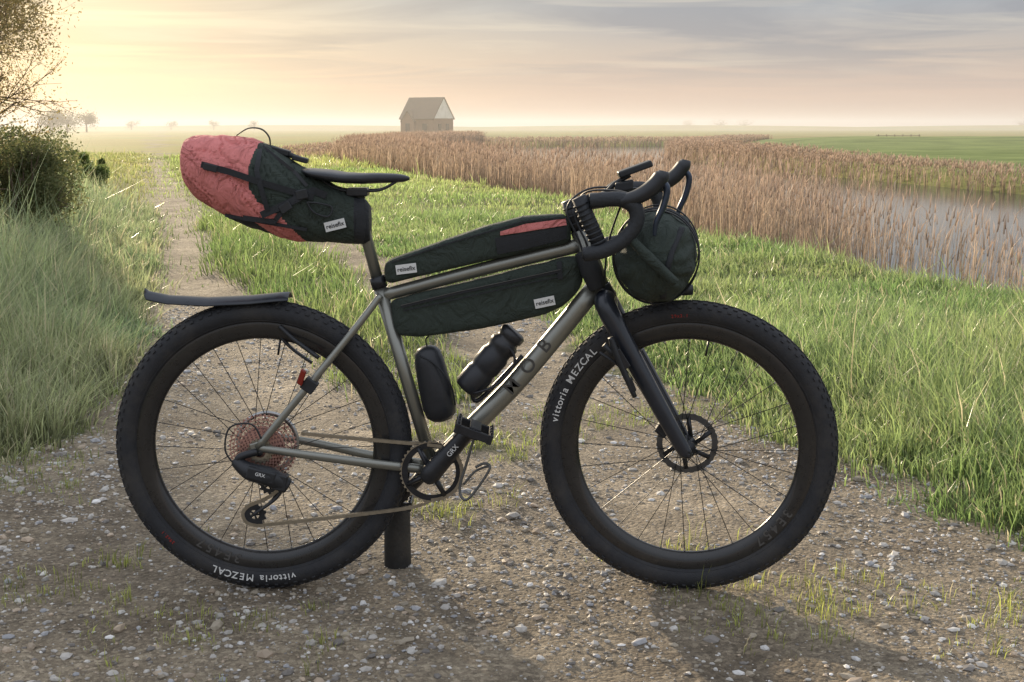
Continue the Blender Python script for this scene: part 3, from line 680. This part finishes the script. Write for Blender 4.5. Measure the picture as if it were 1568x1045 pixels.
strap(fbs,[(856,400),(858,428)],.006,NYL); strap(fbs,[(618,476),(700,458),(790,438),(856,424)],.0012,NYL,'seam')
# tool bottle & water bottle
def capsule(nm,p0,p1,prof,mat,segs=28):
    P=[p0.lerp(p1,t) for t,_ in prof]; return sweep(nm,P,[r for _,r in prof],mat,bike,segs,smooth_path=False)
MB=pmat('bottle_black',(.022,.024,.029),.38,bump=.15,bscale=60,dust=.1)
capsule('tool_pouch',B(652,530,0)+Vector((0,0,0)),B(678,645,0),[(0,.012),(.03,.024),(.08,.032),(.2,.037),(.5,.041),(.8,.042),(.92,.037),(.98,.024),(1,.01)],MB)
sweep('pouch_zip',[B(642,545,-.03),B(668,560,-.041),B(690,590,-.038),B(697,620,-.02)],.0022,NYL,bike,8)
sweep('pouch_hook',[B(654,531),B(652,520),B(657,515)],.002,BLKM,bike,8)
b0,b1=B(713,598),B(789,507)
capsule('water_bottle',b0,b1,[(0,.02),(.02,.033),(.08,.037),(.3,.037),(.33,.034),(.37,.034),(.4,.037),(.6,.037),(.64,.033),(.70,.033),(.73,.037),(.80,.037),(.84,.030),(.88,.029),(.89,.033),(.97,.033),(1,.026)],MB,32)
sweep('bottle_cage',[B(725,603,-.03),B(760,590,-.036),B(788,555,-.034),B(778,530,-.03)],.0035,BLKM,bike,8)
sweep('bottle_cage',[B(722,600,.0),B(735,612,-.0),B(800,545,0)],.006,BLKM,bike,8)
# fender
V=[];Fc=[]
fp=[(222,441,.012),(228,446,.028),(260,452,.034),(320,455,.037),(385,452,.038),(425,448,.038),(444,447,.036)]
for p,q_,w in fp:
    c=B(p,q_)
    for k in range(9):
        u=(k-4)/4; V.append(c+Vector((0,u*w,-.016*u*u)))
    for k in range(8,-1,-1):
        u=(k-4)/4; V.append(c+Vector((0,u*w,-.016*u*u-.003)))
for i in range(len(fp)-1):
    for k in range(18): Fc.append((i*18+k,i*18+(k+1)%18,(i+1)*18+(k+1)%18,(i+1)*18+k))
Fc+=[tuple(range(18)),tuple((len(fp)-1)*18+k for k in range(18))]
FEN=pmat('mudguard_plastic',(.03,.035,.045),.3,dust=.1)
mk('rear_mudguard',V,Fc,FEN,bike)
sweep('mudguard_bracket',[B(443,449),B(425,466),B(418,480),B(424,505),B(445,532),B(478,556)],[.006,.02,.018,.012,.009,.008],BLKP,bike,12,flat=.45)
sweep('mudguard_bracket',[B(428,500,-.02),B(450,520,-.03),B(488,548,-.05)],.0055,BLKP,bike,10)
boxes('rear_light',[(B(462,578,-.075),(.006,0,.018),(0,.008,0),(.006,0,-.004))],pmat('red_lens',(.25,.02,.01),.3),bike,.003)
boxes('stay_strap',[(B(474,590,-.06),(.014,0,-.010),(0,.013,0),(.010,0,.013))],BLKP,bike,.003)
# drivetrain
ri=[.086,.077,.068,.060,.053,.047,.042,.037,.033,.028,.024]
for i,r in enumerate(ri):
    gear('cassette_sprocket',r,r-.0062 if i<8 else r*.6,int(r*560),.0018,(RC.x,D-.020-i*.0042,RC.z),COP if i<8 else CHN,parent=bike,depth=.0045)
    if i<8:
        for k in range(9):
            a=k*math.pi*2/9+i*.22; r2=ri[i+1]-.005
            sweep('cassette_spider',[Vector((RC.x+math.cos(a)*r2,D-.020-i*.0042+.001,RC.z+math.sin(a)*r2)),Vector((RC.x+math.cos(a+.12)*(r-.005),D-.020-i*.0042,RC.z+math.sin(a+.12)*(r-.005)))],.0016,COPD,bike,5,smooth_path=False)
lathe('cassette_body',[(.001,-.062),(.017,-.062),(.02,-.05),(.035,-.035),(.055,-.024),(.055,-.016),(.001,-.016)],COPD,RC,0,48,False,bike)
lathe('rear_rotor',[(.08,.044),(.068,.044),(.068,.046),(.08,.046)],STL,RC,0,60,parent=bike)
lathe('axle_end',[(.001,-.071),(.009,-.071),(.009,.071),(.001,.071)],BLKM,RC,0,20,False,bike)
CR=Vector((BBc.x,D-.047,BBc.z))
gear('chainring',.080,.060,40,.003,CR,BLKM,parent=bike); gear('chainring_edge',.0795,.074,40,.0034,CR+Vector((0,-.001,0)),CHN,parent=bike)
for k in range(4):
    a=math.radians(48+k*90-20); d=Vector((math.cos(a),0,math.sin(a))); sweep('chainring_arm',[CR+d*.01+Vector((0,-.004,0)),CR+d*.068],[.017,.011],BLKM,bike,10,flat=.5,flatdir=(0,1,0))
pe=B(727,650,-.075); 
sweep('crank_arm',[CR+Vector((-.012,-.012,-.014)),CR+Vector((.0,-.016,0)),CR.lerp(pe,.5)+Vector((0,-.004,0)),pe],[.018,.026,.022,.016],BLKM,bike,16,flat=1.0)
lathe('crank_bolt',[(.001,-.038),(.012,-.038),(.013,-.026),(.001,-.026)],BLKP,CR,0,24,False,bike)
txt('GRX',CR.lerp(pe,.5)+Vector((0,-.0275,0)),.017,WHT,math.atan2(pe.z-CR.z,pe.x-CR.x))
pl=Vector((2*BBc.x-pe.x,D+.075,2*BBc.z-pe.z)); sweep('crank_arm',[Vector((BBc.x,D+.045,BBc.z)),pl],[.018,.012],BLKM,bike,14)
def pedal(c,s,ang=0):
    e=.048; w=.05; yc=c.y+s*(.058)
    M=Matrix.Rotation(ang,3,'Y'); q=lambda v:Vector((c.x,yc,c.z))+M@Vector(v)
    it=[]
    for sx in(-1,1): it.append((q((sx*e*.85,0,0)),M@Vector((.006,0,0)),Vector((0,w,0)),M@Vector((0,0,.012))))
    for sy in(-1,1): it.append((q((0,sy*w*.88,0)),M@Vector((e*.8,0,0)),Vector((0,.006,0)),M@Vector((0,0,.010))))
    it.append((q((0,0,0)),M@Vector((.014,0,0)),Vector((0,w*.85,0)),M@Vector((0,0,.014))))
    for sx in(-1,1):
        for sy in(-.8,-.3,.3,.8): it.append((q((sx*e*.85,sy*w,.014)),M@Vector((.0025,0,0)),Vector((0,.0025,0)),M@Vector((0,0,.004))))
    boxes('pedal',it,BLKM,bike,.0015); sweep('pedal_spindle',[c,Vector((c.x,yc,c.z))],.006,STL,bike,10)
pedal(pe,-1,.35); pedal(pl,1,.1)
CLP=pmat('clip_metal',(.12,.12,.115),.4,.3)
sweep('toe_clip',[B(728,664,-.12),B(716,705,-.12),B(704,748,-.12),B(712,766,-.13),B(728,752,-.13),B(750,718,-.13),B(742,710,-.12),B(728,716,-.12)],.0034,CLP,bike,8)
sweep('toe_clip',[B(710,742,-.11),B(728,722,-.11),B(748,714,-.11)],.003,CLP,bike,8)
# chain
def chain(pts,dy):
    P,_=smoothpath([B(a,b_,dy) for a,b_ in pts],[0]*len(pts),30) if len(pts)>2 else ([B(*pts[0],dy).lerp(B(*pts[1],dy),t) for t in np.linspace(0,1,80)],0)
    out=[P[0]];acc=0; pitch=.0095
    for a,b_ in zip(P[:-1],P[1:]):
        L_=(b_-a).length; 
        while acc+L_>=pitch:
            t=(pitch-acc)/L_; a=a.lerp(b_,t); out.append(a); L_=(b_-a).length; acc=0
        acc+=L_
    it=[]
    for i,(a,b_) in enumerate(zip(out[:-1],out[1:])):
        t=(b_-a); l=t.length; t.normalize(); n_=t.cross(Vector((0,1,0)))
        w=.0035 if i%2 else .0025
        for s_ in(-1,1): it.append(((a+b_)/2+Vector((0,s_*w,0)),t*l*.62,Vector((0,.0006,0)),n_*.0042))
    boxes('chain',it,CHN,bike)
chain([(462,664),(560,673),(655,681)],-.04)
chain([(655,681),(682,686),(701,702),(707,722),(701,745),(684,760),(660,766)],-.047)
chain([(660,766),(630,777),(540,789),(395,805)],-.045)
chain([(395,805),(378,800),(372,786),(382,774),(405,765),(425,750),(418,735),(400,728)],-.045)
def pulley(px,py,r):
    c=B(px,py,-.045); gear('jockey_wheel',r,.012,11,.005,c,BLKP,parent=bike,depth=.005)
    for k in range(5):
        a=k*1.2566; sweep('jockey_spoke',[c,c+Vector((math.cos(a)*.014,0,math.sin(a)*.014))],.0025,BLKP,bike,6,smooth_path=False)
pulley(390,788,.030); pulley(412,742,.026)
sweep('derailleur_cage',[B(440,732,-.058),B(424,762,-.058),B(388,788,-.058)],[.015,.012,.010],BLKP,bike,12,flat=.35)
sweep('derailleur_cage',[B(432,732,-.035),B(418,765,-.035),B(385,790,-.035)],[.013,.011,.009],BLKP,bike,12,flat=.35)
sweep('derailleur_body',[B(360,706,-.07),B(382,722,-.085),B(412,730,-.092),B(440,744,-.08)],[.013,.022,.024,.020],BLKP,bike,14)
boxes('derailleur_cover',[(B(400,728,-.105),(.034,0,-.009),(0,.009,0),(.004,0,.014)),(B(430,738,-.09),(.016,0,-.004),(0,.014,0),(.004,0,.020))],BLKP,bike,.004)
sweep('derailleur_link',[B(394,692,-.07),B(368,700,-.075),B(362,712,-.075)],[.009,.010,.009],BLKM,bike,10)
sweep('gear_cable',[B(362,715,-.075),B(345,690,-.075),B(352,655,-.07),B(385,650,-.07),B(400,672,-.07)],.0023,BLKP,bike,8)
txt('GRX',B(398,728,-.1155),.012,WHT,math.radians(-14))
# fork, steering
ax=Vector((math.sin(TH),math.cos(TH),0)); fx=Vector((math.cos(TH),-math.sin(TH),0))
crown=B(929,462)
for s_ in(-1,1):
    sweep('fork_leg',[crown+ax*s_*.02+Vector((-.002,0,.012)),crown+ax*s_*.046+Vector((.008,0,-.02)),B(990,578)+ax*s_*.057,FC+ax*s_*.057+Vector((-.012,0,.012)),FC+ax*s_*.057],[.025,.026,.022,.018,.014],FRK,bike,20,flat=1.0)
sweep('fork_crown',[B(918,438),B(926,458),B(932,474)],[.026,.031,.024],FRK,bike,22)
lathe('front_axle',[(.001,-.07),(.012,-.07),(.013,-.058),(.008,-.055),(.008,.07),(.001,.07)],BLKM,FC,TH,24,False,bike)
rot_c=FC+ax*.036
RTR=pmat('rotor_dark',(.12,.12,.12),.4,.7)
gear('front_rotor',.078,.062,30,.002,rot_c,RTR,TH,bike,.0015)
for k in range(6):
    a=k*math.pi/3; d=fx*math.cos(a)+Vector((0,0,math.sin(a))); d2=fx*math.cos(a+.5)+Vector((0,0,math.sin(a+.5)))
    sweep('rotor_arm',[rot_c+d*.018,rot_c+d2*.066],.0065,BLKM,bike,6)
boxes('brake_caliper',[(FC+ax*.05+fx*(-.055)+Vector((0,0,.045)),fx*.016+Vector((0,0,.026)),ax*.02,fx*.013-Vector((0,0,.010)))],BLKM,bike,.004)
sweep('fork_cage',[B(935,517,-.09),B(945,545,-.09),B(972,608,-.09)],[.012,.015,.010],BLKP,bike,12,flat=.6)
sweep('fork_cage',[B(925,528,-.085),B(950,552,-.085)],.007,BLKP,bike,10)
sweep('fork_strap',[B(918,540,-.085),B(930,548,-.09),B(948,560,-.085)],.004,BLKP,bike,8)
boxes('fork_cage_bolts',[(B(952,550,-.095),(.014,0,-.022),(0,.006,0),(.008,0,.005)),(B(966,590,-.095),(.006,0,-.016),(0,.006,0),(.008,0,.003))],BLKM,bike,.002)
sweep('brake_hose',[B(925,455,.0),B(945,490,.08),B(1000,600,.08),B(1030,650,.07)],.0025,BLKP,bike,8)
# stem & headset
sweep('spacers',[B(872,306),B(889,354)],.022,BLKM,bike,22,smooth_path=False)
for t in(0.2,.45,.7,.95):
    p=B(872,306).lerp(B(889,354),t); sweep('spacer_ring',[p,p+Vector((.0015,0,-.004))],.0235,BLKP,bike,22,smooth_path=False)
SC_=B(925,306)
sweep('stem',[B(876,318),B(900,311),SC_],[.021,.018,.02],BLKM,bike,18)
S=B
sweep('handlebar_top',[S(925,306,0),S(921,306,-.07),S(908,306,-.15),S(905,308,-.19)],[.016,.016,.0165,.017],TAP,bike,18)
sweep('handlebar_top',[S(925,306,0),S(930,298,.07),S(938,290,.15),S(945,286,.19)],[.016,.016,.0165,.017],TAP,bike,18)
LEV=pmat('lever_dark',(.05,.065,.095),.3,.5)
def drop(y,o,near):
    ox,oy=o; f=lambda a,b_,dy=0:B(a+ox,b_+oy,y+dy)
    sweep('drop_bar',[f(903,308,.0),f(925,306),f(952,306),f(972,318),f(974,342),f(955,367),f(925,384),f(893,390)],[.0165,.017,.0175,.018,.0175,.0175,.0175,.0165],TAP,bike,20)
    sweep('brake_hood',[f(948,309),f(975,302),f(998,288),f(1013,270),f(1016,262)],[.018,.0215,.024,.023,.014],BLKP,bike,20,flat=.8,flatdir=(0,1,0))
    sweep('brake_lever',[f(1010,276),f(1021,288),f(1016,315),f(1005,340),f(1002,362)],[.010,.012,.012,.010,.006],LEV,bike,12,flat=.7,flatdir=(0,1,0))
    lathe('bar_plug',[(.001,-.0),(.012,0),(.012,.004),(.001,.004)],BLKM,f(892,390),math.radians(90),16,False,bike)
drop(-.20,(0,0),True); drop(.20,(34,-17),False)
for i in range(9):
    t=i/8; p=B(889+26*t,312+58*t,-.19); d=(B(915,370,-.19)-B(889,312,-.19)).normalized(); sweep('tape_ridge',[p,p+d*.005],.019,TAP,bike,18,smooth_path=False)
sweep('handlebar_extension',[B(886,302,-.19),B(918,376,-.19)],.0175,TAP,bike,18,smooth_path=False)
sweep('head_pad',[B(893,385,-.03),B(905,415,-.032),B(915,442,-.03)],[.022,.026,.02],NYL,bike,16)
sweep('cable_housing',[B(972,300,-.19),B(940,292,-.12),B(895,296,-.04),B(880,330,-.03),B(897,370,-.035),B(905,400,-.03)],.0026,BLKP,bike,8)
sweep('cable_housing',[B(1000,290,.19),B(950,288,.1),B(900,290,.0),B(868,320,-.035),B(888,372,-.038),B(902,420,-.03)],.0026,BLKP,bike,8)
sweep('cable_housing',[B(975,298,-.18),B(960,300,-.1),B(945,330,-.04),B(930,380,-.03),B(925,440,-.03)],.0026,BLKP,bike,8)
sweep('computer_mount',[B(925,300),B(940,283),B(965,268)],.006,BLKP,bike,10)
boxes('bike_computer',[(B(972,259),(.040,0,.0145),(0,.027,0),(-.003,0,.0075))],BLKP,bike,.004)
boxes('bar_light',[(B(955,285),(.022,0,.004),(0,.02,0),(0,0,.012))],BLKP,bike,.004)
# handlebar bag
hb=B(1006,388)
def hf(r,y,a):
    e_=float(ss(.06,.17,abs(y))); q_=abs(y)
    f=1+.07*(float(fbm(np.array(2+1.6*math.cos(a)),np.array(y*11+1.6*math.sin(a)),1.,61,3))-.45)*2
    f+=e_*(.05*math.sin(a*7+y*26)+.035*math.sin(a*13-y*31+1))
    return r*f
prof=[(.004,-.196),(.018,-.198),(.03,-.196),(.042,-.189),(.054,-.182),(.064,-.174),(.073,-.164),(.081,-.152),(.087,-.14),(.092,-.125)]+[(.096,t) for t in np.linspace(-.11,.11,20)]+[(.091,.13),(.084,.15),(.07,.17),(.04,.182),(.004,.185)]
lathe('handlebar_bag',prof,GRN,hb,TH,140,False,bike,sx=1.0,sz=1.1,fn=hf)
for y0 in(-.10,.12):
    lathe('bag_strap',[(.099,y0-.010),(.102,y0-.010),(.102,y0+.010),(.099,y0+.010)],NYL,hb,TH,80,True,bike,sx=1.01,sz=1.1)
for y0,s2 in((-.055,1.03),(-.02,1.03)):
    lathe('bungee_cord',[(.099*s2+.0018*math.cos(a),y0+.0018*math.sin(a)) for a in np.linspace(0,6.28,7)[:-1]],BLKP,hb,TH,80,True,bike,sx=1.01,sz=1.1)
cl=[hb-ax*.205+fx*(-.055)+Vector((0,0,.052)),hb-ax*.212+fx*(-.01)+Vector((0,0,.008)),hb-ax*.205+fx*.05+Vector((0,0,-.048))]
sweep('bag_closure',cl,[.012,.016,.012],GRN,bike,12,flat=.8)
sweep('closure_strap',[hb-ax*.150+fx*.062+Vector((0,0,.075)),hb-ax*.186+fx*.042+Vector((0,0,.028)),hb-ax*.196+fx*.030+Vector((0,0,-.02)),hb-ax*.150+fx*.02+Vector((0,0,-.093))],.007,NYL,bike,8,flat=.3,flatdir=tuple(fx))
lathe('front_light',[(.001,-.02),(.013,-.02),(.015,.0),(.013,.025),(.001,.027)],BLKP,B(1045,444),math.radians(90),24,False,bike)
# ------------------------------------------------------------ mist
def vol(nm,c,hx_,hy_,hz_,den,an=.4):
    bx=boxes(nm,[(c,(hx_,0,0),(0,hy_,0),(0,0,hz_))],None)
    m=bpy.data.materials.new(nm+'_volume'); m.use_nodes=True; nt=m.node_tree; nt.nodes.clear()
    o=nt.nodes.new('ShaderNodeOutputMaterial'); v=nt.nodes.new('ShaderNodeVolumeScatter'); v.inputs['Color'].default_value=(1,.94,.84,1); v.inputs['Density'].default_value=den; v.inputs['Anisotropy'].default_value=an
    nt.links.new(v.outputs[0],o.inputs['Volume']); bx.data.materials.append(m); return bx
vol('mist',(0,495,2.05),500,440,3.1,.0027,.3)
# ------------------------------------------------------------ sky
w=bpy.data.worlds.new('World'); bpy.context.scene.world=w; w.use_nodes=True; nt=w.node_tree; N=nt.nodes.new; L=nt.links.new
bg=nt.nodes['Background']; bg.inputs['Strength'].default_value=.1
sky=N('ShaderNodeTexSky'); sky.sky_type='NISHITA'; sky.sun_disc=False; sky.sun_elevation=SUN_EL; sky.sun_rotation=-SUN_AZ; sky.air_density=1.2; sky.dust_density=1.0; sky.ozone_density=1
tc=N('ShaderNodeTexCoord'); sx=N('ShaderNodeSeparateXYZ'); L(tc.outputs['Generated'],sx.inputs[0])
def mth(op,a,b_=None,cl=False):
    n=N('ShaderNodeMath'); n.operation=op; n.use_clamp=cl
    for i,v_ in enumerate((a,b_)):
        if v_ is None: continue
        if hasattr(v_,'links'): L(v_,n.inputs[i])
        else: n.inputs[i].default_value=v_
    return n.outputs[0]
def rmp(f,st):
    r=N('ShaderNodeValToRGB'); e=r.color_ramp.elements
    for i,(p,c) in enumerate(st):
        el=e[i] if i<2 else e.new(p)
        el.position=p; el.color=(*c,1)
    L(f,r.inputs[0]); return r.outputs[0]
def mxc(f,a,b_,mode='MIX'):
    n=N('ShaderNodeMix'); n.data_type='RGBA'; n.blend_type=mode
    for s_,v_ in((0,f),(6,a),(7,b_)):
        if hasattr(v_,'links'): L(v_,n.inputs[s_])
        elif s_==0: n.inputs[0].default_value=v_
        else: n.inputs[s_].default_value=(*v_,1)
    return n.outputs[2]
dt=N('ShaderNodeVectorMath'); dt.operation='DOT_PRODUCT'; L(tc.outputs['Generated'],dt.inputs[0]); dt.inputs[1].default_value=SUNV
dot=dt.outputs['Value']
zz=mth('MAXIMUM',sx.outputs[2],0.0)
base=rmp(zz,[(0,(.62,.47,.41)),(.025,(.66,.51,.45)),(.055,(.58,.51,.48)),(.09,(.42,.45,.51)),(.2,(.48,.53,.62)),(.45,(.88,.93,1.04)),(1,(.95,1.01,1.13))])
glow=rmp(dot,[(.86,(0,0,0)),(.93,(.18,.18,.18)),(.96,(.5,.5,.5)),(.985,(.9,.9,.9)),(1,(1,1,1))])
base=mxc(glow,base,(1.10,.94,.64))
den=mth('ADD',zz,.07); ux=mth('DIVIDE',sx.outputs[0],den); uy=mth('DIVIDE',sx.outputs[1],den)
cv=N('ShaderNodeCombineXYZ'); L(mth('MULTIPLY',ux,.34),cv.inputs[0]); L(mth('MULTIPLY',uy,.62),cv.inputs[1])
cn=N('ShaderNodeTexNoise'); cn.inputs['Scale'].default_value=1.15; cn.inputs['Detail'].default_value=9; cn.inputs['Roughness'].default_value=.55; cn.inputs['Distortion'].default_value=1.1; L(cv.outputs[0],cn.inputs['Vector'])
cf=rmp(cn.outputs['Fac'],[(.43,(0,0,0)),(.57,(1,1,1))])
fade=rmp(zz,[(.0,(0,0,0)),(.025,(.10,.10,.10)),(.06,(.75,.75,.75)),(.2,(.85,.85,.85)),(.4,(.1,.1,.1))])
cfa=mxc(1.0,cf,fade,'MULTIPLY')
cl=mxc(glow,(.33,.34,.40),(.78,.67,.50))
hi=mxc(cfa,base,cl)
# thin bright gaps between the cloud bands
cn2=N('ShaderNodeTexNoise'); cn2.inputs['Scale'].default_value=2.2; cn2.inputs['Detail'].default_value=6; cn2.inputs['Distortion'].default_value=.6; L(cv.outputs[0],cn2.inputs['Vector'])
br=rmp(cn2.outputs['Fac'],[(.52,(0,0,0)),(.70,(.6,.6,.6))])
brf=mxc(1.0,br,fade,'MULTIPLY'); hi=mxc(brf,hi,(.88,.79,.66))
sc10=N('ShaderNodeVectorMath'); sc10.operation='SCALE'; L(hi,sc10.inputs[0]); sc10.inputs['Scale'].default_value=10
L(mxc(.88,sky.outputs[0],sc10.outputs[0]),bg.inputs['Color'])
sl=bpy.data.lights.new('sun','SUN'); sl.energy=5.0; sl.angle=math.radians(.8); sl.color=(1,.82,.58)
so=bpy.data.objects.new('sun',sl); bpy.context.collection.objects.link(so); so.rotation_euler=(-SUNV).to_track_quat('-Z','Y').to_euler()
cam=bpy.data.cameras.new('camera'); cam.lens=F/1568*36; cam.clip_end=5000; cam.clip_start=.05
co=bpy.data.objects.new('camera',cam); bpy.context.collection.objects.link(co); co.location=(0,0,H); co.rotation_euler=(math.radians(90)-PITCH,0,0)
sc=bpy.context.scene; sc.camera=co; sc.view_settings.view_transform='Standard'; sc.view_settings.look='None'
